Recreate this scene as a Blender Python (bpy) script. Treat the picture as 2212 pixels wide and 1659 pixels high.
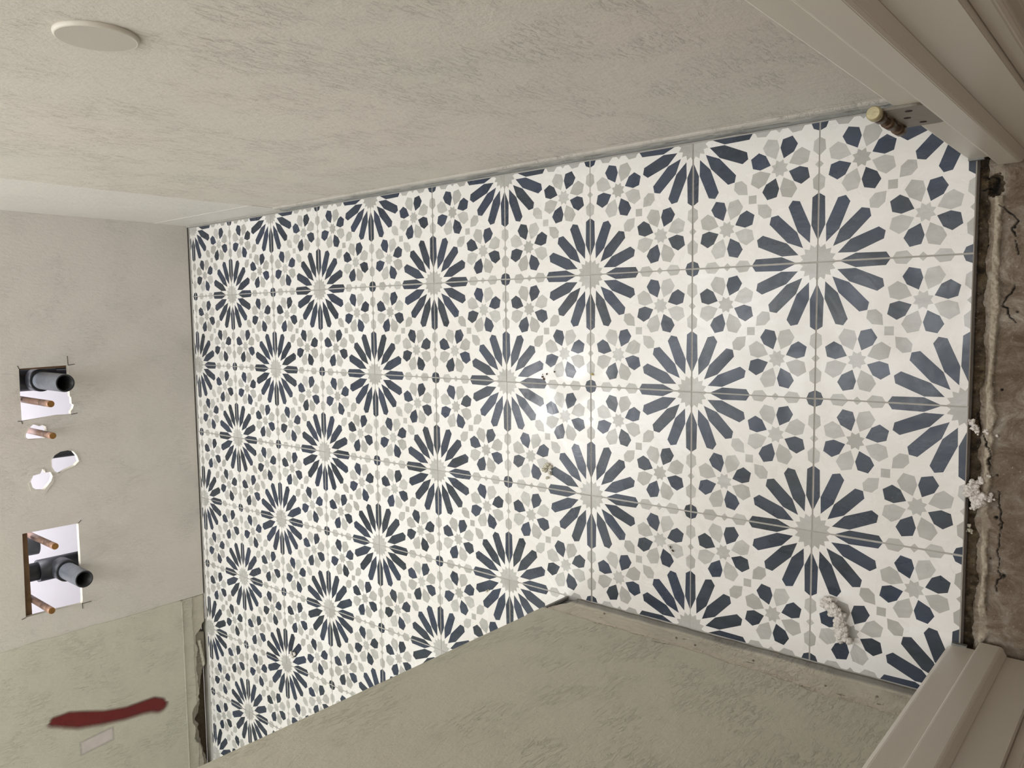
import bpy, bmesh, math, random
from mathutils import Vector, Matrix, noise, geometry
T = 0.2                      # edge of one floor tile in metres; helpers below take tile units
scene = bpy.context.scene
for o in list(bpy.data.objects):
    bpy.data.objects.remove(o, do_unlink=True)
COL = scene.collection

# ------------------------------------------------------------------ camera
cam_d = bpy.data.cameras.new('camera')
cam_d.sensor_width = 36.0
cam_d.lens = 1701.75 / 2212 * 36.0
cam_d.clip_start = 0.01
cam = bpy.data.objects.new('camera', cam_d)
COL.objects.link(cam)
RX = Vector((-0.01194224, -0.76253655, -0.64683491))
RY = Vector((-0.99657532, -0.04385707, 0.07010129))
RZ = Vector((-0.08182308, 0.64545687, -0.75940135))
m = Matrix.Identity(4)
for i in range(3):
    m[i][0] = RX[i]; m[i][1] = -RY[i]; m[i][2] = -RZ[i]
m.translation = Vector((-0.38866, -2.0477, 5.8602)) * T
cam.matrix_world = m
scene.camera = cam

# ------------------------------------------------------------------ world, lights, exposure
world = bpy.data.worlds.new('world')
scene.world = world
world.use_nodes = True
world.node_tree.nodes['Background'].inputs[0].default_value = (0.9, 0.92, 1.0, 1)
world.node_tree.nodes['Background'].inputs[1].default_value = 0.15

def point(name, loc, watts, radius, color):
    d = bpy.data.lights.new(name, 'POINT'); d.energy = watts; d.shadow_soft_size = radius * T; d.color = color
    o = bpy.data.objects.new(name, d); o.location = Vector(loc) * T; COL.objects.link(o); return o
def area(name, loc, aim, sx, sy, watts, color):
    d = bpy.data.lights.new(name, 'AREA'); d.shape = 'RECTANGLE'; d.size = sx * T; d.size_y = sy * T
    d.energy = watts; d.color = color
    o = bpy.data.objects.new(name, d); o.location = Vector(loc) * T
    o.rotation_euler = (Vector(aim) - Vector(loc)).to_track_quat('-Z', 'Y').to_euler(); COL.objects.link(o); return o
for bx_ in (-2.9, -2.3, -1.7):                       # bulbs of the vanity light over the pipe openings
    point('vanity_bulb', (bx_, 8.25, 8.4), 6.2, 0.5, (0.94, 0.965, 1.0))
area('room_bounce_fill', (-1.0, 3.9, 11.8), (-1.0, 3.9, 0), 3.6, 8.0, 13.5, (0.91, 0.95, 1.0)).rotation_euler = (0, 0, 0)  # added soft fill, imitates light bounced off the ceiling
area('side_fill_light', (-8.6, 6.8, 11.6), (-6.0, 6.0, 2), 3.0, 3.0, 14.5, (0.91, 0.95, 1.0))  # added fill from the wider part, brightens the right wall
area('hall_ceiling_light', (-1.0, -4.6, 11.5), (-1.0, -3.0, 0), 2.6, 2.6, 9, (1.0, 0.94, 0.91))
area('next_room_light', (-2.3, 10.3, 5.2), (-2.3, 10.3, 0), 6.5, 1.2, 22, (0.95, 0.95, 1.0)).rotation_euler = (0, 0, 0)
scene.view_settings.view_transform = 'Standard'
scene.view_settings.look = 'None'
scene.view_settings.gamma = 1.0
scene.view_settings.use_curve_mapping = False
scene.view_settings.exposure = 0.02

# ------------------------------------------------------------------ material helpers
def lin(c):
    return tuple(((v / 255) / 12.92 if v / 255 <= 0.04045 else ((v / 255 + 0.055) / 1.055) ** 2.4) for v in c) + (1,)
class NT:
    def __init__(s, name):
        s.m = bpy.data.materials.new(name); s.m.use_nodes = True
        s.t = s.m.node_tree; s.n = s.t.nodes; s.l = s.t.links
        s.b = s.n['Principled BSDF']
        s.pos = s.n.new('ShaderNodeNewGeometry').outputs['Position']
    def link(s, a, b): s.l.new(a, b)
    def noise(s, scale, detail=3, rough=0.55, stretch=None, rot=None, dist=0.0, vec=None):
        v = vec or s.pos
        if stretch or rot:
            mp = s.n.new('ShaderNodeMapping')
            s.link(v, mp.inputs[0])
            if stretch: mp.inputs['Scale'].default_value = stretch
            if rot: mp.inputs['Rotation'].default_value = rot
            v = mp.outputs[0]
        nz = s.n.new('ShaderNodeTexNoise'); s.link(v, nz.inputs['Vector'])
        nz.inputs['Scale'].default_value = scale; nz.inputs['Detail'].default_value = detail
        nz.inputs['Roughness'].default_value = rough; nz.inputs['Distortion'].default_value = dist
        return nz.outputs['Fac']
    def ramp(s, fac, *stops):
        r = s.n.new('ShaderNodeValToRGB'); s.link(fac, r.inputs[0]); e = r.color_ramp.elements
        while len(e) < len(stops): e.new(0.5)
        for k, (p, c) in enumerate(stops):
            e[k].position = p; e[k].color = c if len(c) == 4 else lin(c)
        return r.outputs[0]
    def mix(s, fac, a, b, mode='MIX'):
        x = s.n.new('ShaderNodeMix'); x.data_type = 'RGBA'; x.blend_type = mode
        for sock, v in ((x.inputs[0], fac), (x.inputs[6], a), (x.inputs[7], b)):
            if hasattr(v, 'links'): s.link(v, sock)
            else: sock.default_value = v
        return x.outputs[2]
    def math(s, op, a, b=0.0):
        x = s.n.new('ShaderNodeMath'); x.operation = op
        for sock, v in ((x.inputs[0], a), (x.inputs[1], b)):
            if hasattr(v, 'links'): s.link(v, sock)
            else: sock.default_value = v
        return x.outputs[0]
    def attr(s, name):
        a = s.n.new('ShaderNodeAttribute'); a.attribute_name = name; return a
    def bump(s, h, strength, dist, prev=None):
        b = s.n.new('ShaderNodeBump'); b.inputs['Strength'].default_value = strength
        b.inputs['Distance'].default_value = dist; s.link(h, b.inputs['Height'])
        if prev: s.link(prev, b.inputs['Normal'])
        return b.outputs[0]
    def out(s, color=None, rough=None, normal=None, **kw):
        if color is not None:
            if hasattr(color, 'links'): s.link(color, s.b.inputs['Base Color'])
            else: s.b.inputs['Base Color'].default_value = color
        if rough is not None:
            if hasattr(rough, 'links'): s.link(rough, s.b.inputs['Roughness'])
            else: s.b.inputs['Roughness'].default_value = rough
        if normal is not None: s.link(normal, s.b.inputs['Normal'])
        for k, v in kw.items(): s.b.inputs[k.replace('_', ' ')].default_value = v
        return s.m
g = lambda v: (v, v, v, 1)

def wall_mat(name, c1, c2, trowel=1.0, rot=(0, 0, 0), raw=(186, 178, 164), rough=0.5):
    """painted, hand-troweled plaster; attribute 'mask' (r scraped, g dark, b grey mortar) shows wear and painted foot shade on relief grids"""
    t = NT(name)
    mott = t.ramp(t.noise(2.6, 3, 0.5), (0.35, g(0)), (0.65, g(1)))
    paint = t.mix(mott, lin(c1), lin(c2))
    paint = t.mix(t.ramp(t.noise(60, 4, 0.7), (0.3, g(0.0)), (0.75, g(0.35))), paint, lin([v * 0.95 for v in c1]))
    a = t.attr('mask'); sep = t.n.new('ShaderNodeSeparateColor'); t.link(a.outputs['Color'], sep.inputs[0])
    rawc = t.mix(t.noise(40, 5, 0.7), lin([v * 0.88 for v in raw]), lin([min(255, v * 1.05) for v in raw]))
    mort = t.mix(t.noise(50, 4, 0.6), lin((128, 130, 128)), lin((160, 163, 163)))
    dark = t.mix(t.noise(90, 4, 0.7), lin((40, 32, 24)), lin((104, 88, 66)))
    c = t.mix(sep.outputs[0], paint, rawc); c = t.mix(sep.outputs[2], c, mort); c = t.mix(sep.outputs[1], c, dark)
    fine = t.noise(330, 3, 0.6)
    med = t.noise(150, 3, 0.6, (1, 1, 0.5), rot)
    lump = t.noise(30, 4, 0.6, (0.6, 0.6, 1.0), rot)
    peel = t.noise(180, 5, 0.72, (1.0, 1.0, 0.30), (0.35, 0.25, 0.2), 0.7)
    zone = t.ramp(t.noise(12, 4, 0.55), (0.44, g(0)), (0.60, g(1)))
    chips = t.math('MULTIPLY', t.ramp(peel, (0.52, g(0)), (0.60, g(1))), zone)
    strk = t.ramp(t.noise(85, 4, 0.6, (1.0, 1.0, 0.10), (0.3, 0.2, 0.0), 0.3), (0.50, g(0)), (0.56, g(1)), (0.585, g(0.35)))
    strk = t.math('MULTIPLY', strk, t.ramp(t.noise(6, 2, 0.5, None, (1, 2, 3)), (0.45, g(0)), (0.62, g(1))))
    n = t.bump(fine, 0.5, 0.0009)
    n = t.bump(med, 0.6, 0.0016, n)
    n = t.bump(lump, 0.4, 0.0018 * trowel, n)
    n = t.bump(strk, 0.3, 0.0007 * trowel, n)
    n = t.bump(chips, 0.7, 0.0011 * trowel, n)
    return t.out(c, t.mix(fine, g(rough - 0.08), g(rough + 0.12)), n, Specular_IOR_Level=0.35)

M = {}
M['right_paint'] = wall_mat('sage_grey_paint', (208, 203, 192), (213, 204, 194), 1.0, (0.25, 0, 0), (220, 213, 203))
M['right_light'] = wall_mat('pale_primer', (222, 218, 212), (217, 212, 205), 0.35)
M['far_paint'] = wall_mat('beige_grey_paint', (210, 205, 197), (213, 206, 199), 0.55, (0, 0.5, 0))
M['far_sage'] = wall_mat('sage_paint', (201, 198, 182), (197, 194, 179), 0.9, (0, 0.6, 0), (204, 198, 182))
M['left_paint'] = wall_mat('olive_sage_paint', (208, 204, 186), (202, 198, 180), 1.1, (0.6, 0, 0), (222, 213, 196))

def trim_mat():
    t = NT('cream_gloss_trim')
    c = t.mix(t.noise(9, 3), lin((210, 203, 188)), lin((213, 207, 197)))
    sp = t.ramp(t.noise(170, 4, 0.7), (0.70, g(0)), (0.76, g(1)))
    z = t.ramp(t.noise(14, 2), (0.56, g(0)), (0.68, g(0.8)))
    c = t.mix(t.math('MULTIPLY', sp, z), c, lin((92, 74, 56)))
    n = t.bump(t.noise(350, 3), 0.25, 0.0003); n = t.bump(t.noise(25, 2, 0.5, (1, 1, 0.15)), 0.3, 0.001, n)
    return t.out(c, 0.38, n)
M['trim'] = trim_mat()

def tile_mat(name, ca, cb, cc, spread, streaks, rough):
    t = NT(name)
    n1 = t.noise(16, 4, 0.6, (1, 1, 1), (0, 0, 0.9), 0.4)
    tone = t.attr('tone').outputs['Fac']
    f = t.ramp(t.math('ADD', t.math('MULTIPLY', n1, 0.7), t.math('MULTIPLY', tone, 0.3)), (0.34, g(0)), (0.68, g(1)))
    c = t.mix(f, lin(ca), lin(cb))
    st = t.ramp(t.noise(90, 5, 0.65, (1, 0.25, 1)), (0.35, g(0)), (0.8, g(streaks)))
    c = t.mix(st, c, lin(cc))
    dirt = t.ramp(t.noise(420, 2, 0.5), (0.745, g(0)), (0.78, g(0.55)))
    c = t.mix(dirt, c, lin((110, 98, 84)))
    haze = t.ramp(t.noise(9, 5, 0.62, None, None, 1.2), (0.40, g(rough)), (0.62, g(rough + 0.26)))
    fine = t.noise(260, 3, 0.6); n = t.bump(fine, 0.2, 0.0004)
    n = t.bump(t.noise(70, 5, 0.65, (1, 0.4, 1), (0, 0, 0.7)), 0.2, 0.0007, n)
    return t.out(c, haze, n, Specular_IOR_Level=0.5)
M['t_white'] = tile_mat('tile_cream_glaze', (234, 231, 226), (242, 241, 239), (227, 222, 215), 0, 0.5, 0.17)
M['t_blue'] = tile_mat('tile_navy_print', (43, 50, 57), (53, 62, 82), (75, 84, 96), 0, 0.45, 0.19)
M['t_grey'] = tile_mat('tile_grey_print', (176, 174, 168), (200, 199, 195), (160, 158, 154), 0, 0.5, 0.2)
def simple(name, c, rough=0.6, metal=0.0, var=0.12, scale=60, bs=0.3, bd=0.001, **kw):
    t = NT(name); n = t.noise(scale, 4, 0.65)
    col = t.mix(n, lin([v * (1 - var) for v in c]), lin([min(255, v * (1 + var)) for v in c]))
    return t.out(col, rough, t.bump(t.noise(scale * 3, 3), bs, bd), Metallic=metal, **kw)
M['grout'] = simple('grey_grout', (168, 165, 158), 0.85)
M['tile_body'] = simple('tile_body', (150, 142, 132), 0.8)
M['abs'] = simple('black_abs_plastic', (34, 36, 40), 0.42, 0, 0.15, 25, 0.15, 0.0005)
M['abs_lit'] = simple('lit_grey_black_plastic', (112, 116, 122), 0.5, 0, 0.25, 60, 0.2, 0.0005)  # paler copy of the black plastic, lit look put into the colour
M['copper'] = simple('tarnished_copper', (132, 106, 94), 0.5, 0.25, 0.28, 45, 0.2, 0.0004)
M['copper_cap'] = simple('bright_copper_end', (184, 146, 126), 0.42, 0.3, 0.2, 90, 0.2, 0.0003)
M['brass'] = simple('dull_brass_plug', (138, 100, 52), 0.5, 0.5, 0.3, 90, 0.3, 0.0004)
M['wood'] = simple('brown_stud_wood', (112, 86, 62), 0.8, 0, 0.3, 30)
M['board'] = simple('white_backer_board', (236, 234, 240), 0.7, 0, 0.03, 8, 0.1, 0.0006)
M['gypsum'] = simple('gypsum_core', (206, 200, 184), 0.9, 0, 0.12, 120, 0.6, 0.002)
M['steel'] = simple('painted_steel', (124, 117, 106), 0.42, 0.5, 0.14, 70, 0.2, 0.0004)
M['steel_dark'] = simple('dirty_steel', (84, 68, 54), 0.38, 0.6, 0.4, 110, 0.3, 0.0005)
M['pin'] = simple('brassy_pin_head', (176, 166, 132), 0.35, 0.5, 0.15, 80)
M['screw'] = simple('dark_screw_hole', (44, 32, 26), 0.8)
M['plate'] = simple('cream_plastic_plate', (208, 202, 190), 0.5, 0, 0.03, 300, 0.35, 0.0003)
M['plate_face'] = simple('cream_grey_plate_face', (188, 182, 172), 0.6, 0, 0.03, 300, 0.35, 0.0003)
M['foam'] = simple('white_fluffy_debris', (232, 226, 218), 0.95, 0, 0.08, 200, 0.8, 0.002)
M['crumb'] = simple('plaster_crumb', (214, 208, 190), 0.9, 0, 0.2, 200, 0.8, 0.002)
M['brown'] = simple('brown_dirt', (72, 52, 36), 0.9, 0, 0.3, 200)
M['yellow'] = simple('yellow_chip', (196, 178, 96), 0.7)
M['hall'] = simple('hall_paint', (186, 172, 158), 0.7)
M['ceiling'] = simple('ceiling_paint', (222, 218, 208), 0.9)
M['zinc'] = simple('zinc_corner_bead', (120, 120, 116), 0.55, 0.3, 0.3, 80, 0.5, 0.001)

# ------------------------------------------------------------------ object helpers (tile units in)
def link(name, me, parent=None, mats=()):
    for x in mats: me.materials.append(x)
    o = bpy.data.objects.new(name, me); COL.objects.link(o)
    if parent: o.parent = parent
    return o
def empty(name, loc=(0, 0, 0), parent=None):
    o = bpy.data.objects.new(name, None); o.location = Vector(loc) * T; COL.objects.link(o)
    o.empty_display_size = 0.02
    if parent: o.parent = parent
    return o
def tag(o, label=None, cat=None, group=None, kind=None):
    if label: o['label'] = label
    if cat: o['category'] = cat
    if group: o['group'] = group
    if kind: o['kind'] = kind
    return o
def from_bm(name, bm, mats, parent=None, origin=(0, 0, 0), smooth=False):
    """bm in tile units, world coordinates; origin = parent's location in tile units"""
    bmesh.ops.translate(bm, verts=bm.verts, vec=-Vector(origin))
    bmesh.ops.scale(bm, verts=bm.verts, vec=(T, T, T))
    me = bpy.data.meshes.new(name); bm.to_mesh(me); bm.free()
    if smooth:
        for p in me.polygons: p.use_smooth = True
    return link(name, me, parent, mats)
def box_bm(bm, a, b, bev=0.0, mi=0):
    a, b = Vector(a), Vector(b)
    r = bmesh.ops.create_cube(bm, size=1.0)
    for v in r['verts']:
        v.co = Vector((a[i] + (b[i] - a[i]) * (v.co[i] + 0.5) for i in range(3)))
    fs = {f for v in r['verts'] for f in v.link_faces}
    for f in fs: f.material_index = mi
    if bev:
        es = {e for f in fs for e in f.edges}
        bmesh.ops.bevel(bm, geom=list(es), offset=bev, segments=2, affect='EDGES')
    return bm
def box(name, a, b, mat, parent=None, origin=(0, 0, 0), bev=0.0):
    return from_bm(name, box_bm(bmesh.new(), a, b, bev), [mat], parent, origin)
def tube_bm(bm, pts, r, seg=20, cap=True, inner=None, mi=0, bore=0):
    """tube along a polyline of points; r may be a list; inner radius gives an open bore at the last end"""
    pts = [Vector(p) for p in pts]; rs = r if isinstance(r, (list, tuple)) else [r] * len(pts)
    rings = []; prevn = None
    for i, p in enumerate(pts):
        d = (pts[min(i + 1, len(pts) - 1)] - pts[max(i - 1, 0)]).normalized()
        n = d.orthogonal().normalized() if prevn is None else (prevn - d * prevn.dot(d)).normalized()
        prevn = n; b = d.cross(n)
        rings.append([bm.verts.new(p + (n * math.cos(2 * math.pi * k / seg) + b * math.sin(2 * math.pi * k / seg)) * rs[i]) for k in range(seg)])
    def bridge(A, B):
        for k in range(seg):
            f = bm.faces.new((A[k], A[(k + 1) % seg], B[(k + 1) % seg], B[k])); f.smooth = True; f.material_index = mi
    for A, B in zip(rings, rings[1:]): bridge(A, B)
    if inner:
        d = (pts[-1] - pts[-2]).normalized(); c = pts[-1]
        R1 = [bm.verts.new(c + (v.co - c) * (inner / rs[-1])) for v in rings[-1]]
        R2 = [bm.verts.new(v.co - d * (rs[-1] * 4.5)) for v in R1]; mi = bore
        for k in range(seg):
            f = bm.faces.new((rings[-1][k], rings[-1][(k + 1) % seg], R1[(k + 1) % seg], R1[k])); f.material_index = mi
        bridge(R1, R2); f = bm.faces.new(R2); f.material_index = mi
    elif cap: bm.faces.new(rings[-1]).material_index = mi
    if cap: bm.faces.new(rings[0][::-1]).material_index = mi
    bmesh.ops.recalc_face_normals(bm, faces=bm.faces)
    return bm
def tube(name, pts, r, mat, parent=None, origin=(0, 0, 0), **k):
    return from_bm(name, tube_bm(bmesh.new(), pts, r, **k), [mat], parent, origin)
def prism(name, poly, z0, z1, mat, parent=None, origin=(0, 0, 0), bev=0.0, axis='z'):
    """vertical prism over a plan polygon"""
    bm = bmesh.new()
    vs = [bm.verts.new((x, y, z0)) for x, y in poly]
    f = bm.faces.new(vs)
    r = bmesh.ops.extrude_face_region(bm, geom=[f])
    for v in r['geom']:
        if isinstance(v, bmesh.types.BMVert): v.co.z = z1
    bmesh.ops.recalc_face_normals(bm, faces=bm.faces)
    if bev:
        es = [e for e in bm.edges if abs(e.verts[0].co.z - e.verts[1].co.z) > 0.1]
        bmesh.ops.bevel(bm, geom=es, offset=bev, segments=2, affect='EDGES')
    return from_bm(name, bm, [mat], parent, origin)
def inside(p, poly):
    c = False
    for i in range(len(poly)):
        (x0, y0), (x1, y1) = poly[i - 1], poly[i]
        if (y0 > p[1]) != (y1 > p[1]) and p[0] < (x1 - x0) * (p[1] - y0) / (y1 - y0) + x0: c = not c
    return c
def cdt(polys):
    """constrained triangulation of nested polygons -> vertices, [(triangle, centroid)]"""
    pts = []; edges = []
    for poly in polys:
        s_ = len(pts); pts += [Vector(p) for p in poly]; n_ = len(poly)
        edges += [(s_ + k, s_ + (k + 1) % n_) for k in range(n_)]
    r = geometry.delaunay_2d_cdt(pts, edges, [], 0, 1e-6)
    return r[0], [(f, sum((r[0][i] for i in f), Vector((0, 0))) / len(f)) for f in r[2]]
def cdt_sheet(name, outline, holes, to3d, thick_dir, mats, parent=None):
    """board with real holes: 2D outline and hole polygons, extruded along thick_dir; rims use mats[1]"""
    vs, tris = cdt([outline] + holes)
    bm = bmesh.new(); V = [bm.verts.new(to3d(*v)) for v in vs]
    for f, c in tris:
        if inside(c, outline) and not any(inside(c, h) for h in holes): bm.faces.new([V[i] for i in f])
    for v in list(bm.verts):
        if not v.link_faces: bm.verts.remove(v)
    r = bmesh.ops.extrude_face_region(bm, geom=list(bm.faces))
    for v in r['geom']:
        if isinstance(v, bmesh.types.BMVert): v.co += Vector(thick_dir)
    bmesh.ops.recalc_face_normals(bm, faces=bm.faces)
    td = Vector(thick_dir).normalized()
    bm.normal_update()
    for f in bm.faces:
        if abs(f.normal.dot(td)) < 0.5: f.material_index = min(1, len(mats) - 1)
    return from_bm(name, bm, mats, parent)
def relief(name, nu, nv, fn, mats, parent=None):
    """grid; fn(a, b) with a, b in 0..1 -> (position, mask colour)"""
    vs = []; cols = []
    for j in range(nv + 1):
        for i in range(nu + 1):
            p, c = fn(i / nu, j / nv); vs.append(tuple(Vector(p) * T)); cols += [c[0], c[1], c[2], 1.0]
    w = nu + 1
    fs = [(j * w + i, j * w + i + 1, (j + 1) * w + i + 1, (j + 1) * w + i) for j in range(nv) for i in range(nu)]
    me = bpy.data.meshes.new(name); me.from_pydata(vs, [], fs); me.update()
    at = me.color_attributes.new('mask', 'FLOAT_COLOR', 'POINT'); at.data.foreach_set('color', cols)
    for p in me.polygons: p.use_smooth = True
    return link(name, me, parent, mats)
def nz(x, y, s, seed=0.0): return noise.noise(Vector((x * s, y * s, seed)))
def fb(x, y, s, seed=0.0, o=4): return noise.fractal(Vector((x * s, y * s, seed)), 1.0, 2.0, o)
def sm(a, b, x):
    t = min(1, max(0, (x - a) / (b - a))); return t * t * (3 - 2 * t)
def interp(x, tab):
    if x <= tab[0][0]: return tab[0][1]
    for (x0, y0), (x1, y1) in zip(tab, tab[1:]):
        if x <= x1: return y0 + (y1 - y0) * (x - x0) / (x1 - x0)
    return tab[-1][1]

# ------------------------------------------------------------------ floor and its tiles
XR, YF, XL, YN = 1.0, 9.09, -3.0, 2.3        # right wall, far wall, near left wall, end of near left wall
XW = -10.0                                    # far left wall of the wider back part
floor = box('floor', (XW - .3, -1.0, -0.4), (XR + .3, YF + .3, -0.006), M['grout'])
tag(floor, kind='structure')

P2 = lambda r, a: (r * math.cos(math.radians(a)), r * math.sin(math.radians(a)))
def pattern():
    """printed shapes of one tile; corner stars at (0,0) and (1,1)"""
    L = []
    def add(c, pts, kind): L.append(([(c[0] + x, c[1] + y) for x, y in pts], kind))
    for c in ((0, 0), (1, 1)):
        for k in range(16):
            a = k * 22.5
            add(c, [P2(.153, a), P2(.272, a + 10.7), P2(.471, a + 5.6), P2(.499, a), P2(.471, a - 5.6), P2(.272, a - 10.7)], 'b')
        add(c, [P2(.139 if k % 2 == 0 else .108, k * 11.25) for k in range(32)], 'g')
    for c in ((1, 0), (0, 1)):
        add(c, [P2(.0635, k * 45) for k in range(8)], 'b')
    for swap in (0, 1):
        c = (.7085, .2915)
        for k in range(8):
            a = -67.5 + 45 * k
            pts = [P2(.075, a), P2(.150, a + 21.5), P2(.210, a + 16.8), P2(.243, a), P2(.210, a - 16.8), P2(.150, a - 21.5)]
            q = [(c[0] + x, c[1] + y) for x, y in pts]
            add((0, 0), [(y, x) for x, y in q] if swap else q, 'b' if k % 2 == 0 else 'g')
        q = [(c[0] + P2(.068 if k % 2 == 0 else .046, 22.5 + 22.5 * k)[0], c[1] + P2(.068 if k % 2 == 0 else .046, 22.5 + 22.5 * k)[1]) for k in range(16)]
        add((0, 0), [(y, x) for x, y in q] if swap else q, 'g')
    add((0, 0), [(.469, .469), (.531, .469), (.531, .531), (.469, .531)], 'g')
    dg = [(.460, .460), (.453, .386), (.411, .348), (.356, .356), (.348, .411), (.386, .453)]
    add((0, 0), dg, 'g'); add((0, 0), [(1 - x, 1 - y) for x, y in dg], 'g')
    he = [(.508, 0), (.533, .040), (.600, .046), (.642, 0), (.600, -.046), (.533, -.040)]
    h2 = [(1.402 - x, y) for x, y in he]
    di = [(.670, 0), (.701, .031), (.732, 0), (.701, -.031)]
    for sh in (he, h2, di):
        for f in (lambda x, y: (x, y), lambda x, y: (y, x), lambda x, y: (1 - x, 1 + y), lambda x, y: (1 + y, 1 - x)):
            add((0, 0), [f(x, y) for x, y in sh], 'g')
    return L
GAP = 0.0048
def clip(poly, lo, hi):
    for ax in (0, 1):
        for sgn, lim in ((1, lo[ax]), (-1, -hi[ax])):
            out = []
            for i in range(len(poly)):
                a, b = poly[i - 1], poly[i]
                da, db = sgn * a[ax] - lim, sgn * b[ax] - lim
                if da >= 0: out.append(a)
                if (da >= 0) != (db >= 0):
                    t = da / (da - db); out.append((a[0] + (b[0] - a[0]) * t, a[1] + (b[1] - a[1]) * t))
            poly = out
            if len(poly) < 3: return []
    return poly
def rotp(p, k):
    x, y = p[0] - .5, p[1] - .5
    for _ in range(k % 4): x, y = -y, x
    return (x + .5, y + .5)
tile_cache = {}
def tile_mesh(rot, lo, hi, variant):
    """lo, hi in (U,V) local tile coordinates; U = image right = -Y, V = image down = -X"""
    key = (rot, lo, hi, variant)
    if key in tile_cache: return tile_cache[key]
    rnd = random.Random(hash((rot, variant)) & 0xffff)
    L = (lo[0] + GAP, lo[1] + GAP); Hh = (hi[0] - GAP, hi[1] - GAP)
    rim = 0.0012
    li = (L[0] + rim, L[1] + rim); hi_ = (Hh[0] - rim, Hh[1] - rim)
    polys = [[(li[0], li[1]), (hi_[0], li[1]), (hi_[0], hi_[1]), (li[0], hi_[1])]]; kinds = ['w']
    for poly, kind in pattern():
        q = clip([rotp(p, rot) for p in poly], li, hi_)
        if len(q) >= 3: polys.append(q); kinds.append(kind)
    tones = [rnd.random() for _ in polys]
    vs, tris = cdt(polys)
    to = lambda u, v, z: (-v * T, -u * T, z * T)
    verts = [to(v[0], v[1], 0) for v in vs]; F = []; mi = []; tn = []
    for f, c in tris:
        if not inside(c, polys[0]): continue
        k = 0
        for q_ in range(1, len(polys)):
            if inside(c, polys[q_]): k = q_; break
        F.append(tuple(f)); mi.append({'w': 0, 'b': 1, 'g': 2}[kinds[k]]); tn.append(tones[k])
    n0 = len(verts)
    # pillowed edge and sides
    ring = lambda a, b, z: [to(a[0], a[1], z), to(b[0], a[1], z), to(b[0], b[1], z), to(a[0], b[1], z)]
    verts += ring(li, hi_, 0) + ring(L, Hh, -0.003) + ring(L, Hh, -0.045)
    for lvl, m_ in ((0, 0), (4, 3)):
        for k in range(4):
            a = n0 + lvl
            F.append((a + k, a + (k + 1) % 4, a + 4 + (k + 1) % 4, a + 4 + k)); mi.append(m_); tn.append(.5)
    F.append((n0 + 8, n0 + 9, n0 + 10, n0 + 11)); mi.append(3); tn.append(.5)
    me = bpy.data.meshes.new('tile'); me.from_pydata(verts, [], F); me.update()
    bm = bmesh.new(); bm.from_mesh(me)
    bm.normal_update()
    for f in bm.faces:
        if f.index < len(F) - 9 and f.normal.z < 0: f.normal_flip()
    bmesh.ops.recalc_face_normals(bm, faces=[f for f in bm.faces if f.index >= len(F) - 9])
    bm.to_mesh(me); bm.free()
    for x in (M['t_white'], M['t_blue'], M['t_grey'], M['tile_body']): me.materials.append(x)
    me.polygons.foreach_set('material_index', mi)
    at = me.attributes.new('tone', 'FLOAT', 'FACE'); at.data.foreach_set('value', tn)
    tile_cache[key] = me
    return me
rng = random.Random(4)
for iy in range(-1, 10):                 # tile spans Y iy..iy+1
    for jx in range(-2, 9):              # tile spans X -(jx+1)..-jx  (V jx..jx+1)
        # local frame: U 0 at Y=iy+1, V 0 at X=-jx ; neighbours measured from the photograph
        x0, x1 = -(jx + 1), -jx
        lo = [0., 0.]; hi = [1., 1.]
        if x1 > 1: continue
        if iy < YN and x1 <= XL: 
            if iy + 1 <= YN: continue
            hi[0] = round(iy + 1 - YN, 3)            # keep only Y > YN
        if iy + 1 > YF: lo[0] = round(iy + 1 - YF, 3)
        if hi[0] - lo[0] < 0.04: continue
        i_tl, j_tl = iy + 1, jx                       # grid node at (U,V)=(0,0)
        star = (i_tl + j_tl) % 2 == 0
        typ = 1 if jx % 2 != 0 else 2
        if star: rot = 0 if typ == 1 else 2
        else: rot = 1 if typ == 1 else 3
        me = tile_mesh(rot, tuple(lo), tuple(hi), rng.randrange(3))
        o = bpy.data.objects.new('tile', me); COL.objects.link(o); o.parent = floor
        dz = rng.uniform(-0.003, 0.0)
        o.location = ((-jx + rng.uniform(-.002, .002)) * T, (iy + 1 + rng.uniform(-.002, .002)) * T, dz * T)
        o.rotation_euler = (rng.uniform(-.001, .001), rng.uniform(-.001, .001), rng.uniform(-.0012, .0012))

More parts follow.
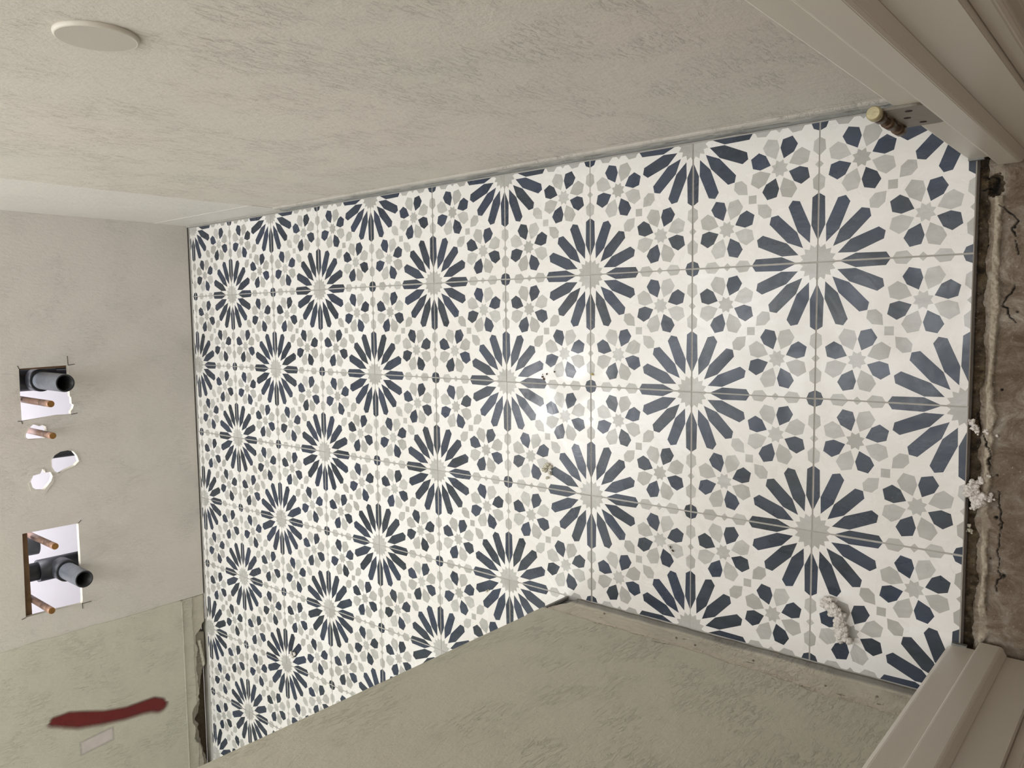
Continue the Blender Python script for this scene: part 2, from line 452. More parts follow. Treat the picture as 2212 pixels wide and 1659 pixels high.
# ------------------------------------------------------------------ right wall
HT = 12.0
wr = box('wall_right', (XR + .03, -1.5, 0.5), (XR + .3, YF + .04, HT), M['right_light']); tag(wr, kind='structure')
def ragged(p0, p1, n, amp, seed, s=2.5):
    p0, p1 = Vector(p0), Vector(p1); d = (p1 - p0); nrm = Vector((-d.y, d.x)).normalized(); out = []
    for k in range(n + 1):
        q = p0 + d * k / n; out.append(tuple(q + nrm * amp * (fb(q.x, q.y, s, seed))))
    return out
edge = ragged((6.66, 0.5), (6.66, HT), 90, 0.035, 3.3)
cdt_sheet('paint_layer', [(-1.4, 0.5)] + edge + [(-1.4, HT)], [], lambda a, b: (XR + .03, a, b), (-0.008, 0, 0), [M['right_paint']], wr)
def fn_right(a, b):
    y = -1.0 + a * 7.65; z = b * 0.5
    rag = 0.285 + 0.05 * fb(y, 0, .9, 5) + 0.02 * fb(y, 0, 6, 9)
    if y > 6.1: rag = rag * (1 - sm(6.0, 6.6, y)) + .8 * sm(6.0, 6.6, y)
    n = fb(y, z * 3, 5, 2)
    ledge = 0.185 + 0.006 * nz(y, 0, 3, 1)
    crack = 0.095 + 0.008 * nz(y, 0, 4, 7)
    pr_ = 0.03
    msk = [0.0, 0.0, 0.0]
    if z > rag: pr_ = 0.022; msk[0] = 0 if y < 6.6 else 0
    elif z > ledge: pr_ = 0.031 - 0.002 * n; msk[0] = 0.85
    elif z > crack: pr_ = 0.012 + 0.003 * n; msk[0] = 0.7; msk[2] = 0.45
    else: pr_ = 0.006 + 0.003 * n; msk[2] = 0.9
    cr = math.exp(-((z - crack) / 0.006) ** 2) * sm(-.25, .2, nz(y, 0, 5, 11))
    pr_ += 0.02 * cr; msk[1] = min(1, .8 * cr)
    # gouges under the paint edge
    for gy, gz, gw, gh in ((1.52, .31, .10, .008), (2.62, .25, .05, .02), (2.2, .2, .03, .02), (3.3, .26, .06, .012), (.2, .2, .03, .01)):
        d = ((y - gy) / gw) ** 2 + ((z - gz) / gh) ** 2
        if d < 1: pr_ += 0.05 * (1 - d); msk[1] = max(msk[1], 0.9 * (1 - d))
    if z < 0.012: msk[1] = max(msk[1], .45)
    return (XR + pr_, y, z), msk
box('primed_base', (XR + .026, 6.65, 0.0), (XR + .2, YF + .04, 0.5), M['right_light'], wr)
box('mortar_line', (XR + .004, 6.6, -.01), (XR + .03, YF + .04, 0.035), M['grout'], wr, bev=.006)
relief('scraped_base', 620, 44, fn_right, [M['right_paint']], wr)['label'] = 'scraped band at the foot of the right wall with grey mortar edge'

# round cover plate
cp = empty('cover_plate', (XR + .03, 2.06, 4.12))
bm = bmesh.new(); prof = [(0.0, .192), (0.008, .193), (0.018, .190), (0.026, .182), (0.0245, .178)]; seg = 64
rings = []
for d, r in prof:
    rings.append([bm.verts.new((XR + .03 - .006 - d, 2.06 + r * math.cos(2 * math.pi * k / seg), 4.13 + r * math.sin(2 * math.pi * k / seg))) for k in range(seg)])
for A, B in zip(rings, rings[1:]):
    for k in range(seg): bm.faces.new((A[k], A[(k + 1) % seg], B[(k + 1) % seg], B[k])).smooth = True
bm.faces.new(rings[0][::-1])
bmesh.ops.recalc_face_normals(bm, faces=bm.faces)
from_bm('rim', bm, [M['plate']], cp, (XR + .03, 2.06, 4.12))
bm = bmesh.new()
tube_bm(bm, [(XR + .01, 2.06, 4.13), (XR - .0005, 2.06, 4.13)], .1785, 64)
from_bm('face', bm, [M['plate_face']], cp, (XR + .03, 2.06, 4.12))
tag(cp, 'round flat cream cover plate fixed to the sage right wall', 'cover plate')

# ------------------------------------------------------------------ far wall with its openings
WF = YF + .04
hole1 = [(-.937, 2.32), (-.922, 1.742), (-1.20, 1.742), (-1.33, 1.742), (-1.35, 1.725), (-1.43, 1.725), (-1.45, 1.70), (-1.50, 1.715), (-1.53, 1.74), (-1.574, 1.742), (-1.575, 1.80), (-1.568, 1.90), (-1.585, 2.1), (-1.598, 2.24), (-1.604, 2.325), (-1.3, 2.325)]
hole2 = [(-1.768, 2.29), (-1.70, 2.25), (-1.66, 2.20), (-1.67, 2.16), (-1.69, 2.13), (-1.675, 2.09), (-1.70, 2.055), (-1.76, 2.045), (-1.83, 2.06), (-1.855, 2.09), (-1.85, 2.15), (-1.845, 2.26), (-1.81, 2.295)]
hole3 = [(-2.145, 2.01), (-2.09, 1.97), (-2.052, 1.90), (-2.045, 1.81), (-2.07, 1.74), (-2.13, 1.70), (-2.21, 1.68), (-2.26, 1.73), (-2.30, 1.85), (-2.338, 1.93), (-2.30, 1.98), (-2.24, 2.01)]
hole4 = [(-2.385, 2.27), (-2.32, 2.235), (-2.305, 2.15), (-2.25, 2.125), (-2.255, 2.10), (-2.30, 2.09), (-2.303, 2.03), (-2.36, 2.01), (-2.42, 2.03), (-2.47, 2.07), (-2.525, 2.12), (-2.51, 2.20), (-2.47, 2.25)]
hole5 = [(-3.045, 2.40), (-3.045, 1.75), (-3.055, 1.727), (-3.6, 1.728), (-4.10, 1.728), (-4.152, 1.735), (-4.14, 2.1), (-4.137, 2.42), (-3.6, 2.41)]
wb = cdt_sheet('wall_back', [(XW - .3, 0.4), (XR + .03, 0.4), (XR + .03, HT), (XW - .3, HT)], [hole1, hole2, hole3, hole4, hole5],
               lambda a, b: (a, WF, b), (0, 0.07, 0), [M['far_paint'], M['gypsum']])
tag(wb, kind='structure')
edge = ragged((-4.5, HT), (-4.5, 0.38), 110, 0.018, 8.1, 2.0)
cdt_sheet('paint_layer', [(XW, 0.4), (XW, HT)] + edge, [], lambda a, b: (a, WF, b), (0, -0.008, 0), [M['far_sage']], wb)
hw = [(-8.0, .05), (-7.3, .03), (-7.0, .09), (-6.75, .15), (-6.45, .21), (-6.25, .15), (-6.05, .15), (-5.85, .10), (-5.7, .085), (-5.55, .01), (-5.1, 0.0), (-5.06, .09), (-4.98, .06), (-4.9, 0.0), (-4.5, 0.0), (1.1, 0.0)]
bw = [(-8.0, .12), (-7.2, .12), (-6.9, .14), (-6.7, .22), (-6.45, .27), (-6.2, .24), (-6.1, .14), (-5.8, .17), (-5.5, .165), (-5.1, .165), (-5.0, .05), (-4.9, 0.0), (1.1, 0.0)]
def fn_back(a, b):
    x = XR + .04 - a * (XR + .04 - XW); z = b * 0.4
    y = WF; msk = [0.0, 0.0, 0.0]
    n = fb(x, z * 2, 6, 12)
    if x < -4.5 + .02 * n:
        y -= 0.008
        if z < .36: y += .004; msk[0] = .35
        y -= 0.008 * math.exp(-((z - .36) / .006) ** 2)
        h = interp(x, hw) * (1 + .35 * nz(x, 0, 9, 2)); bz = interp(x, bw) * (1 + .25 * nz(x, z, 5, 4))
        if z < .20 + .02 * nz(x, 0, 3, 6): y += .012; msk[0] = 1.0
        diag = abs(z - (.05 + .09 * (x + 5.6) / .6)) < .022 and -6.1 < x < -5.2
        if z < bz and not diag: y += .03; msk = [0.3, 0.55, 0.0]
        if z < h: y = WF + .13; msk = [0, 1.15, 0]
    else:
        y += .03
        if z < .045: msk[2] = .25; msk[1] = .3
        if -4.5 < x < -3.6 and z < .14: msk[0] = .8; msk[1] = .12; y += .005
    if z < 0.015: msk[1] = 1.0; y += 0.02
    y += 0.002 * n
    return (x, y, z), msk
relief('scraped_base', 900, 40, fn_back, [M['far_sage']], wb)
# right part of that base keeps the beige paint: thin board over it
cdt_sheet('base_board', [(-4.49, 0.02), (XR + .03, 0.02), (XR + .03, 0.4), (-4.49, 0.4)], [], lambda a, b: (a, WF - .001, b), (0, .015, 0), [M['far_paint']], wb)
# pale smear below the red stroke and the sprayed stroke itself (paint films on the wall)
def film(name, x0, x1, z0, z1, nx, nzz, alpha, color, rough):
    vs = []; al = []
    for j in range(nzz + 1):
        for i in range(nx + 1):
            x = x0 + (x1 - x0) * i / nx; z = z0 + (z1 - z0) * j / nzz
            vs.append((x * T, (WF - .0095) * T, z * T)); al.append(max(0, min(1, alpha(x, z))))
    w = nx + 1
    fs = [(j * w + i, (j + 1) * w + i, (j + 1) * w + i + 1, j * w + i + 1) for j in range(nzz) for i in range(nx)
          if max(al[j * w + i], al[j * w + i + 1], al[(j + 1) * w + i], al[(j + 1) * w + i + 1]) > 0.01]
    me = bpy.data.meshes.new(name); me.from_pydata(vs, [], fs); me.update()
    at = me.attributes.new('cover', 'FLOAT', 'POINT'); at.data.foreach_set('value', al)
    t = NT(name + '_paint')
    grain = t.noise(600, 3, 0.7)
    cov = t.attr('cover').outputs['Fac']
    a_ = t.math('MINIMUM', t.math('MAXIMUM', t.math('SUBTRACT', t.math('MULTIPLY', cov, 1.5), t.math('MULTIPLY', grain, 0.5)), 0.0), 1.0)
    t.link(a_, t.b.inputs['Alpha'])
    t.out(t.mix(t.noise(30, 3), lin(color), lin([v * .86 for v in color])), rough, t.bump(t.noise(130, 3), 0.4, 0.0012))
    o = link(name, me, wb, [t.m]); return o
stroke = [((2.17, -5.62), .035), ((2.0, -5.66), .075), ((1.85, -5.72), .085), ((1.56, -5.81), .066), ((1.25, -5.87), .06), ((1.0, -5.88), .068), ((.86, -5.895), .078), ((.77, -5.94), .075)]
def d_stroke(x, z):
    best = 9
    for ((z0, x0), r0), ((z1, x1), r1) in zip(stroke, stroke[1:]):
        dx, dz = x1 - x0, z1 - z0; t = max(0, min(1, ((x - x0) * dx + (z - z0) * dz) / (dx * dx + dz * dz)))
        best = min(best, math.hypot(x - x0 - t * dx, z - z0 - t * dz) - (r0 + (r1 - r0) * t))
    return best
film('red_paint_stroke', -6.3, -5.35, .45, 2.4, 90, 190, lambda x, z: 1 - sm(-.032, .07 + (.06 if x < interp(z, [(.7, -5.94), (1.2, -5.88), (1.6, -5.8), (2.2, -5.63)]) else 0), d_stroke(x, z)) ** .7, (112, 20, 20), .5)['label'] = 'dark red spray paint stroke on the far wall'
film('pale_smear', -6.3, -5.95, 1.35, 1.95, 40, 60, lambda x, z: 1.0 * (1 - sm(0, .09, max(abs(x + 6.12 + (z - 1.65) * .1) - .045, abs(z - 1.65) - .17))), (218, 208, 204), .6)
# thin knife scratches at the opening corners
for k, (a, b) in enumerate([((-.937, 2.32), (-.90, 2.335)), ((-.922, 1.742), (-.80, 1.745)), ((-.922, 1.742), (-.912, 1.66)), ((-1.574, 1.742), (-1.565, 1.66)), ((-1.604, 2.325), (-1.64, 2.32)), ((-1.604, 2.325), (-1.60, 2.37)), ((-4.15, 1.735), (-4.15, 1.62)), ((-4.14, 1.735), (-4.22, 1.735)), ((-4.137, 2.42), (-4.15, 2.47)), ((-3.045, 1.727), (-3.01, 1.69)), ((-5.93, .78), (-5.92, .63))]):
    bm = bmesh.new(); tube_bm(bm, [(a[0], WF - .002, a[1]), (b[0], WF - .002, b[1])], .004, 6)
    from_bm('knife_cut', bm, [M['screw']], wb)
def torn(hole, k, seed, off=(0, 0)):
    cx = sum(p[0] for p in hole) / len(hole); cz = sum(p[1] for p in hole) / len(hole); o_ = []
    for i in range(len(hole)):
        for t_ in (0, .5):
            a, b = hole[i], hole[(i + 1) % len(hole)]; x, z = a[0] + (b[0] - a[0]) * t_, a[1] + (b[1] - a[1]) * t_
            kk = 1 + k * (.35 + .9 * abs(nz(x, z, 14, seed)))
            o_.append((cx + off[0] * kk + (x - cx) * kk, cz + off[1] * kk + (z - cz) * kk))
    cdt_sheet('torn_edge', o_, [hole], lambda a, b: (a, WF + .002, b), (0, -0.010, 0), [M['far_paint'], M['gypsum']], wb)
torn(hole2, .16, 1); torn(hole3, .14, 2); torn(hole4, .34, 3, (-.02, .0))
# what shows through the openings
bk = box('backer_panel', (-6.5, WF + 2.0, 0.1), (0.6, WF + 2.06, 5.6), M['board']); tag(bk, 'white board behind the plumbing openings of the far wall', 'panel')
for sx in (-1.0, -3.6): pass
st = box('stud', (-0.955, WF + .075, 0.05), (-0.70, WF + .20, 6.0), M['wood']); tag(st, 'brown stud beside the right-hand square plumbing opening', 'stud')
st = box('blocking_board', (-4.6, WF + .08, 2.32), (-3.0, WF + .2, 2.75), M['wood']); tag(st, 'brown wooden block across the top of the left square opening', 'board')
dp = tube('unlit_stud_tube', [(-2.065, WF + .35, .1), (-2.075, WF + .35, 5.0)], .115, M['abs'], seg=24); tag(dp, 'added black upright for the unlit stud in the round hole between the square openings', 'pipe')  # black tube added for a stud in shade, darkness put into its colour
def stub(x, z, y0, y1, r, label, riser=None):
    o = empty('copper_pipe', (x, y0, z)); og = (x, y0, z)
    tube('tube', [(x, y0, z), (x, y1 + .11, z)], r, M['copper'], o, og)
    tube('end_band', [(x, y1 + .12, z), (x, y1 + .005, z)], r * 1.03, M['copper_cap'], o, og)
    tube('collar', [(x, y1 + .30, z), (x, y1 + .12, z)], r * 1.015, M['copper'], o, og)
    tube('plug', [(x, y1 + .015, z), (x, y1, z)], r * 0.93, M['brass'], o, og)
    if riser:
        tube('riser', [(x, y0 - r, z + .02), (x, y0 - r, riser)], r, M['copper'], o, og)
    tag(o, label, 'pipe', 'copper water stubs in the far wall'); return o
s = lambda k: k
def at_end(xw, zw, k):      # point on the sight line through (xw, WF, zw), k = fraction of the way
    return -.38866 + (xw + .38866) * k, -2.0477 + (WF + 2.0477) * k, 5.8602 + (zw - 5.8602) * k
for xw, zw, k, lab in ((-1.415, 1.974, .925, 'copper pipe stub in the right square opening under the black drain'),
                       (-1.833, 1.974, .955, 'copper pipe stub poking out of the small torn hole'),
                       (-3.295, 2.026, .951, 'copper pipe stub in the right part of the left square opening'),
                       (-4.141, 2.111, .952, 'copper pipe stub at the left corner of the left square opening')):
    x, y, z = at_end(xw, zw, k)
    stub(x, z, WF + .40, y, .040, lab, z + 1.4 if k != .955 else None)

def drain(xw, zw, k, lab, tee):
    x, y, z = at_end(xw, zw, k); yc = WF + .30; og = (x, yc, z)
    o = empty('drain_pipe', og)
    from_bm('stub', tube_bm(bmesh.new(), [(x, yc - .1, z), (x, y + .02, z), (x, y, z)], [.113, .113, .109], 32, inner=.094, bore=1), [M['abs_lit'], M['abs']], o, og)
    tube('hub', [(x, yc + .02, z), (x, yc - .20, z), (x, yc - .215, z)], [.145, .145, .135], M['abs'], o, og, seg=32)
    tube('riser', [(x, yc + .1, z - 1.2), (x, yc + .1, z + 2.6)], .12, M['abs'], o, og, seg=32)
    tube('coupling', [(x, yc + .1, z - .26), (x, yc + .1, z + (.26 if tee else .7))], .148, M['abs'], o, og, seg=32)
    if not tee: tube('dark_gap_filler', [(x + .02, yc + .27, z - .5), (x + .02, yc + .27, z + .9)], .15, M['abs'], o, og, seg=32)  # extra black tube added to fill the dark gap behind the riser
    if tee:
        tube('vent', [(x + .24, yc + .55, z + .1), (x + .32, yc + .5, z + 2.2)], .125, M['abs_lit'], o, og, seg=32)
    tag(o, lab, 'pipe')
drain(-1.155, 1.788, .939, 'black plastic drain stub in the right square opening', False)
drain(-3.824, 1.693, .959, 'black plastic drain tee in the left square opening', True)

# ------------------------------------------------------------------ near left wall (thick block; the room widens behind it)
wl = box('wall_left', (XW, -1.47, 0.6), (XL - .015, YN - .01, HT), M['left_paint']); tag(wl, kind='structure')
wl2 = box('wall_left_base', (XW, -1.47, -.1), (XL - .05, YN - .04, 0.6), M['gypsum']); wl2.parent = wl; wl2.name = 'core'
def fn_left(a, b):
    y = -1.0 + a * (YN + 1.0); z = b * 0.6
    rag = .34 + .09 * sm(1.2, -.6, y) + .035 * fb(y, 0, 1.6, 31) + 0.015 * fb(y, 0, 7, 3)
    n = fb(y, z * 2, 6, 22)
    p_ = -.015; msk = [0, 0, 0]
    if z < rag:
        p_ = -.024 + .004 * n; msk[0] = 1.0 if z > rag - .07 - .05 * nz(y, 0, 2, 5) else .6
        if .02 < rag - z < .03 and nz(y, 0, 6, 13) > .1: p_ += .01
    foot = .10 + .02 * nz(y, 0, 2.4, 9)
    if z < foot:
        q = 1 - z / foot; p_ += .02 * q; msk[2] = .75 * sm(0, .5, q); msk[1] = .32 * sm(.1, .5, q)  # exposed grey foot, with the shadow band at the floor painted in
    for gy, gz, gw, gh in ((1.62, .335, .11, .009), (1.30, .335, .06, .016), (1.02, .36, .12, .008), (1.75, .20, .02, .01), (.95, .17, .02, .012), (.35, .26, .03, .01), (-.1, .4, .05, .006), (.1, .43, .03, .006), (-.35, .35, .025, .012), (-.6, .33, .02, .01)):
        d = ((y - gy) / gw) ** 2 + ((z - gz - .25 * (y - gy)) / gh) ** 2
        if d < 1: p_ -= .05 * (1 - d); msk[1] = max(msk[1], 1 - d)
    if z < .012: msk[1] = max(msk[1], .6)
    cut = sm(.0, .06, z - (.32 - (YN - y) * 3.2))
    if y > YN - .14 and z < .32 - (YN - y) * 2.2:
        p_ -= .03; msk = [0, .25 + .3 * nz(y, z, 20, 3), 1]
    return (XL + p_, y, z), msk
relief('scraped_base', 330, 60, fn_left, [M['left_paint']], wl)['label'] = 'scraped band with nicks where the baseboard was removed'
rt = relief('return_face', 20, 60, lambda a, b: ((XL - .018 - a * 1.0, YN - .012, b * .6), (0.2 if b < .5 else 0, 0.2 if b < .45 else 0, .8 if b < .45 else 0)), [M['left_paint']], wl)
box('corner_bead', (XL - .03, YN - .035, 0.0), (XL - .008, YN - .012, 0.34), M['zinc'], wl)

# other enclosing surfaces (out of frame)
for y_, z_ in ((1.02, .20), (.83, .24), (1.78, .12), (.35, .22), (-.22, .30), (-.55, .24)):
    tube('nail', [(XL - .03, y_, z_), (XL - .019, y_, z_), (XL - .015, y_, z_)], [.006, .009, .008], M['steel'], wl, seg=10)
for nm, a, b, mt in (('wall_side', (XW - .3, -1.5, -.1), (XW, WF, HT), 'far_sage'), ('ceiling', (XW - .3, -9.3, HT), (3.3, WF + 2.2, HT + .2), 'ceiling'),
                     ('wall_hall_back', (-6, -9.3, -.3), (3.3, -9, HT), 'hall'), ('wall_hall_left', (-6.3, -9.3, -.3), (-6, -1.47, HT), 'hall'), ('wall_hall_right', (3, -9.3, -.3), (3.3, -1.47, HT), 'hall')):
    tag(box(nm, a, b, M[mt]), kind='structure')

# ------------------------------------------------------------------ door frame
JR, JL = 0.6, -2.61
door = empty('door_1'); tag(door, kind='structure')
wf = empty('wall_front'); tag(wf, kind='structure')
box('wall_panel', (JR + .1, -1.46, -.1), (XR + .029, -.96, HT), M['right_paint'], wf)
box('wall_panel', (XR + .3, -1.46, -.1), (3.0, -1.2, HT), M['hall'], wf)
box('wall_panel', (JL - .4, -1.46, -.1), (JL - .1, -.96, HT), M['right_paint'], wf)
box('wall_panel', (JL - .1, -1.46, 10.3), (JR + .1, -.96, HT), M['right_paint'], wf)
for sg, J, nm in ((1, JR, 'right'), (-1, JL, 'left')):
    X = lambda d: J + sg * d
    jb = prism('jamb', [(X(.1), -.925), (X(.028), -.925), (X(0), -.96), (X(0), -1.465), (X(.1), -1.465)], 0.03, 10.3, M['trim'], door, bev=.004)
    prism('door_stop', [(X(0), -1.105), (X(-.05), -1.115), (X(-.055), -1.125), (X(-.055), -1.235), (X(-.046), -1.252), (X(-.02), -1.262), (X(0), -1.275)], 0.02, 10.25, M['trim'], jb, bev=.003)
    # fluted casing on the hall side
    prof = [(.03, -1.465), (.03, -1.53), (.045, -1.55), (.07, -1.55), (.082, -1.525), (.10, -1.525), (.115, -1.56), (.14, -1.575), (.17, -1.56), (.185, -1.535),
            (.22, -1.54), (.25, -1.57), (.30, -1.585), (.34, -1.57), (.36, -1.55), (.40, -1.56), (.44, -1.59), (.50, -1.61), (.55, -1.60), (.58, -1.57), (.58, -1.465)]
    prism('casing', [(X(a), y) for a, y in prof], 0.0 if sg > 0 else 0.05, 10.3, M['trim'], door, bev=.006)
    box('shim', (X(-.012), -1.045, -.001), (X(.045), -.955, 0.035), M['zinc'], door)
hj = box('head_jamb', (JL, -1.465, 10.2), (JR, -.94, 10.3), M['trim'], door)

# hinge half left on the right jamb
hz0, hz1 = 1.30, 1.745
bm = bmesh.new()
pts = [(-.875, hz0), (-1.06, hz0)]
def arc(cy, cz, r, a0, a1, n=6): return [(cy + r * math.cos(math.radians(a0 + (a1 - a0) * k / n)), cz + r * math.sin(math.radians(a0 + (a1 - a0) * k / n))) for k in range(n + 1)]
out = [(-.90, hz0)] + arc(-1.04, hz0 + .06, .06, 270, 180) + arc(-1.04, hz1 - .06, .06, 180, 90) + [(-.90, hz1)]
vs = [bm.verts.new((JR - .014, y, z)) for y, z in out]; f = bm.faces.new(vs)
r = bmesh.ops.extrude_face_region(bm, geom=[f])
for v in r['geom']:
    if isinstance(v, bmesh.types.BMVert): v.co.x += .013
bmesh.ops.recalc_face_normals(bm, faces=bm.faces)
hinge = from_bm('hinge', bm, [M['steel']], door); hinge['label'] = 'worn steel hinge leaf left on the right jamb'
hx, hy = JR - .025, -.875
zs = [hz0, 1.385, 1.475, 1.565, 1.655, hz1]
for k in range(5):
    rr = .031
    if k % 2 == 0:
        tube('knuckle', [(hx, hy, zs[k] + .004), (hx, hy, zs[k + 1] - .004)], rr, M['steel_dark'], hinge, seg=24)
tube('pin', [(hx, hy, hz0 - .02), (hx, hy, hz1 + .005)], .021, M['steel_dark'], hinge, seg=16)
tube('pin_head', [(hx, hy, hz1 + .002), (hx, hy, hz1 + .03), (hx, hy, hz1 + .045)], [.036, .036, .029], M['pin'], hinge, seg=24)
for sy, sz in ((-1.0, 1.66), (-.96, 1.52), (-1.0, 1.38)):
    tube('screw_hole', [(JR - .0135, sy, sz), (JR - .0155, sy, sz)], .017, M['screw'], hinge, seg=14)

# ------------------------------------------------------------------ rough subfloor of the hall, seen over the threshold
def conc_mat():
    t = NT('rough_subfloor'); a = t.attr('mask'); sep = t.n.new('ShaderNodeSeparateColor'); t.link(a.outputs['Color'], sep.inputs[0])
    base = t.ramp(t.noise(26, 8, 0.78, (1, 0.7, 1), None, 0.9), (0.34, (100, 87, 72)), (0.46, (138, 123, 106)), (0.56, (168, 157, 142)), (0.68, (204, 197, 184)))
    base = t.mix(t.ramp(t.noise(9, 5, 0.7, (1, 1, 1), None, 0.5), (0.4, g(0)), (0.62, g(0.55))), base, lin((104, 84, 62)))
    cream = t.mix(t.noise(70, 6, 0.75), lin((172, 158, 134)), lin((232, 222, 202)))
    brown = t.ramp(t.noise(60, 7, 0.8, (1, .6, 1)), (0.36, (40, 31, 20)), (0.52, (92, 76, 50)), (0.66, (138, 120, 90)))
    c = t.mix(sep.outputs[0], base, cream); c = t.mix(sep.outputs[2], c, brown); c = t.mix(sep.outputs[1], c, lin((20, 15, 11)))
    c = t.mix(t.ramp(t.noise(230, 4, 0.75), (0.62, g(0)), (0.72, g(0.8))), c, lin((206, 200, 188)))
    c = t.mix(t.ramp(t.noise(150, 5, 0.8, None, (2, 1, 0)), (0.60, g(0)), (0.72, g(0.6))), c, lin((70, 58, 46)))
    n = t.bump(t.noise(110, 7, 0.8), 0.9, 0.004); n = t.bump(t.noise(500, 3, 0.6), 0.5, 0.0008, n)
    return t.out(c, 0.75, n)
M['conc'] = conc_mat()
cracks = [[(.30, -1.13), (.24, -1.20), (.20, -1.225), (.17, -1.20), (.10, -1.225), (-.02, -1.24)],
          [(-.22, -1.225), (-.28, -1.19), (-.33, -1.165), (-.36, -1.19), (-.42, -1.22), (-.45, -1.235)],
          [(-1.05, -1.03), (-1.12, -1.05), (-1.20, -1.09), (-1.32, -1.13), (-1.40, -1.125)],
          [(-1.55, -1.17), (-1.75, -1.215), (-1.9, -1.19), (-2.05, -1.205), (-2.2, -1.19)],
          [(.5, -1.05), (.47, -1.10), (.42, -1.09), (.40, -1.02)]]
def seg_d(x, y, P):
    b = 9
    for (x0, y0), (x1, y1) in zip(P, P[1:]):
        dx, dy = x1 - x0, y1 - y0; t = max(0, min(1, ((x - x0) * dx + (y - y0) * dy) / (dx * dx + dy * dy)))
        b = min(b, math.hypot(x - x0 - t * dx, y - y0 - t * dy))
    return b
def fn_sub(a, b):
    x = 1.0 - a * 4.2; y = -1.002 - b * b * 0.5 - b * .6
    n = fb(x, y, 3, 3, 6); m_ = fb(x, y, 16, 7, 5); q_ = fb(x, y, 45, 17, 3)
    wob = .012 * fb(x, 0, 5.0, 14, 4)
    ridge = -1.108 + .014 * fb(x, 0, 1.6, 4) + wob
    rw = max(.006, .030 + .018 * nz(x, 0, 2.2, 8) + .012 * fb(x, 0, 11, 8.5, 3))
    gap_e = ridge + rw + .010 + .012 * fb(x, 0, 8, 5, 4)
    z = -.045 + .008 * n + .006 * m_ + .003 * q_; msk = [0, 0, 0]
    d = abs(y - ridge + .01 * m_)
    k = max(0, 1 - (d / rw) ** 2); br = sm(-.5, -.15, nz(x, 0, 4.3, 19)) if x < .36 else 0
    if k > 0:
        h_ = k ** .4; z += (.026 + .010 * q_) * h_ * br
        core = max(0, 1 - ((y - ridge + rw * .45) / (rw * .75)) ** 2) ** .5
        msk[0] = min(1, 1.3 * core + .25 * h_) * (.3 + .7 * br)
        if y < ridge - rw * .86: msk[1] = .55 * br * sm(-.2, .2, nz(x, 0, 13, 61))  # shadow on the hall side of the ridge, painted as a broken dark line
    if y < ridge - rw * .9 and y > ridge - rw * 1.6: z -= .006 * br
    gp = sm(gap_e, gap_e + .005, y)
    z -= .05 * gp; msk[2] = max(msk[2], gp * (.85 + .3 * m_)); msk[0] *= (1 - gp)
    if y > -1.012: msk[1] = .55
    msk[1] = max(msk[1], .6 * gp * sm(.05, .45, m_ + .4 * nz(x, y, 7, 23)))
    dh = math.hypot((x - .425) / .075, (y + 1.10) / .05) + .4 * fb(x, y, 20, 2)
    if dh < 1: z -= .10 * (1 - dh) ** .6; msk = [0, min(1, 1.1 * (1 - dh) + .1), .9]
    for P in cracks:
        dd = seg_d(x + .022 * fb(x, y, 14, 5, 3), y + .022 * fb(x, y, 14, 6, 3), P)
        w_ = .0045 + .004 * nz(x, y, 18, 44)
        if dd < w_: k = 1 - dd / w_; z -= .03 * k; msk[1] = max(msk[1], .95 * min(1, 2 * k))
        elif dd < .02: z += .006 * (1 - dd / .02) * (1 if y < -1.1 else 0)
    for hx_, hy_, hr in ((-.88, -1.18, .007), (-1.44, -1.17, .006), (-1.72, -1.175, .010), (-2.0, -1.15, .005), (-2.1, -1.23, .012), (-.38, -1.245, .006), (.05, -1.07, .007)):
        dd = math.hypot(x - hx_, y - hy_) / hr + .3 * q_
        if dd < 1.6: z -= .03 * max(0, 1 - dd / 1.6); msk[1] = max(msk[1], 1 - sm(.7, 1.5, dd))
    return (x, y, z), msk
sub = relief('floor_hall', 900, 150, fn_sub, [M['conc']]); tag(sub, kind='structure')
box('slab', (-6, -9, -.4), (3, -2.05, -.05), M['conc'], sub)

# ------------------------------------------------------------------ loose debris
def clump(name, centres, mat, label, cat='debris', seed=1, sub_=2, spread=.4, flat=.6, n=None, origin=None):
    rnd = random.Random(seed); bm = bmesh.new()
    for (x, y, z, r, k) in centres:
        for _ in range(k):
            q = Vector((x + rnd.gauss(0, r * spread), y + rnd.gauss(0, r * spread), z + abs(rnd.gauss(0, r * spread * flat))))
            rr = r * rnd.uniform(.20, .62)
            res = bmesh.ops.create_icosphere(bm, subdivisions=3 if rr > .012 else 2, radius=rr)
            off = Vector((seed, _, 0))
            for v in res['verts']:
                v.co = v.co * (1 + .5 * noise.noise(v.co * (2.2 / rr) + off) + .38 * noise.noise(v.co * (6 / rr) + off)) + q
                v.co.z = max(v.co.z, z - r * .5)
    for f in bm.faces: f.smooth = True
    c0 = origin or centres[0][:3]
    o = from_bm(name, bm, [mat], None, c0); o.location = Vector(c0) * T
    tag(o, label, cat); return o
rope = [(-2.50, -.13, .035, .03, 9), (-2.525, -.165, .05, .032, 12), (-2.545, -.20, .06, .034, 12), (-2.575, -.225, .065, .03, 10), (-2.61, -.23, .065, .028, 10), (-2.645, -.232, .06, .026, 9),
        (-2.675, -.235, .055, .03, 10), (-2.70, -.225, .04, .032, 12), (-2.715, -.25, .05, .034, 12), (-2.745, -.255, .035, .03, 10), (-2.56, -.17, .03, .022, 6)]
rope = [(x, y, z, r * 1.3, k * 2) for x, y, z, r, k in rope]
clump('debris_clump', rope, M['foam'], 'long white fluffy clump lying on the tiles near the left jamb', seed=3)
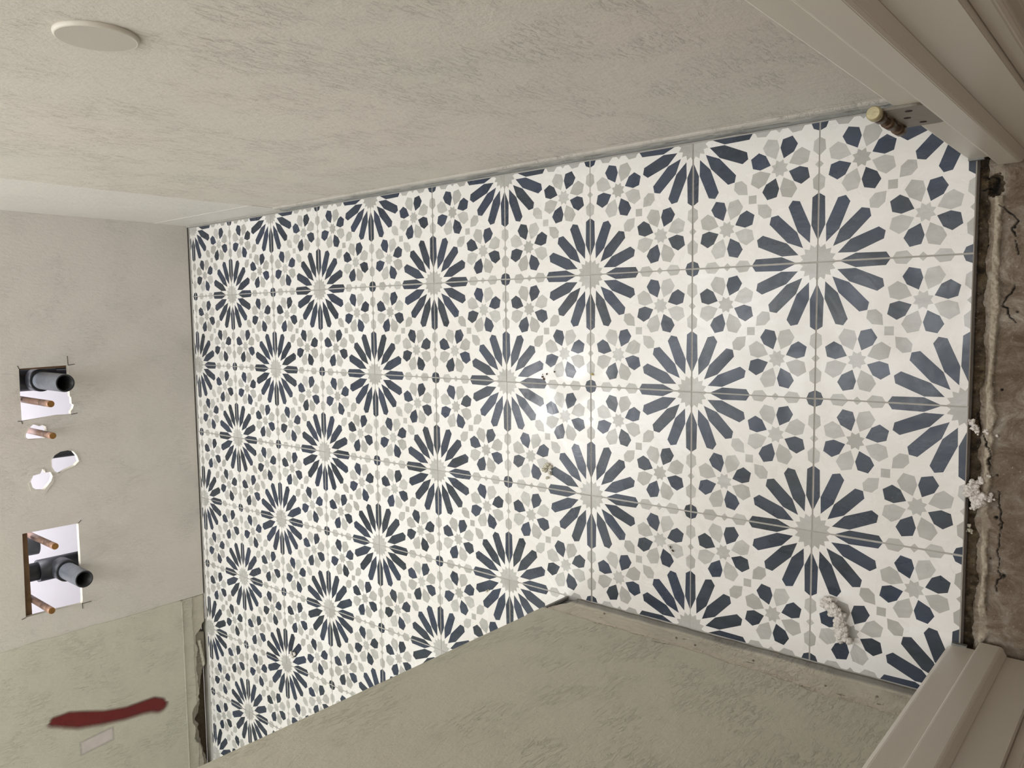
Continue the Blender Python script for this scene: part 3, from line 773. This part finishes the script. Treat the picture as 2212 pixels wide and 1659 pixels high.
clump('debris_clump', [(-1.56, -1.045, -.0, .045, 34), (-1.62, -1.075, -.01, .04, 26), (-1.52, -1.03, .0, .03, 14), (-1.49, -1.08, -.02, .028, 12), (-1.60, -1.14, -.02, .024, 10), (-1.67, -1.05, -.03, .022, 8), (-1.44, -1.12, -.03, .018, 6)], M['foam'], 'large white fluffy clump over the tile edge at the threshold', seed=5)
clump('debris_clump', [(-1.10, -1.02, -.02, .022, 10), (-1.13, -1.035, -.02, .024, 12), (-1.16, -1.05, -.02, .02, 9), (-1.10, -1.005, .0, .012, 4)], M['foam'], 'small elongated white clump in the threshold gap', seed=6)
clump('debris_clump', [(-1.155, -1.10, -.02, .018, 8), (-1.175, -1.16, -.03, .012, 5)], M['foam'], 'tiny white tuft on the mortar ridge', seed=7)
clump('debris_clump', [(-1.84, -1.03, -.05, .022, 8), (-1.80, -1.02, -.05, .014, 5)], M['crumb'], 'small pale lump low in the dark threshold gap', seed=8)
clump('plaster_crumb', [(-1.82, 2.52, .012, .028, 10), (-1.78, 2.49, .012, .03, 10), (-1.80, 2.46, .012, .024, 8), (-1.845, 2.47, .01, .02, 6), (-1.895, 2.50, .01, .024, 5)], M['crumb'], 'crumbled plaster bits on the tiles below the floor glare', seed=9)
clump('plaster_crumb', [(-4.83, 6.83, .012, .035, 8), (-4.80, 6.77, .01, .028, 6)], M['foam'], 'white crumb on a blue petal near the far left corner', seed=10)
clump('dirt_speck', [(-.93, 2.55, .004, .016, 6), (-.95, 2.53, .004, .012, 4), (-.91, 2.50, .003, .01, 3)], M['brown'], 'brown dirt flecks beside a tile joint left of the glare', seed=11)
clump('dirt_speck', [(-.88, 2.41, .004, .012, 4)], M['brown'], 'single brown fleck above the horizontal tile joint', seed=12)
clump('yellow_chip', [(-.885, 1.985, .006, .014, 4), (-.90, 1.97, .005, .01, 3)], M['yellow'], 'small yellow chip beside a tile joint in the glare', seed=13)
clump('dirt_speck', [(-2.33, 1.18, .004, .012, 5), (-2.36, 1.165, .003, .010, 4)], M['brown'], 'black flecks on a grey petal of the floor', seed=14)
clump('plaster_crumb', [(-3.18, 3.30, .006, .016, 4)], M['crumb'], 'tan crumb on a blue petal by the left wall corner', seed=15)
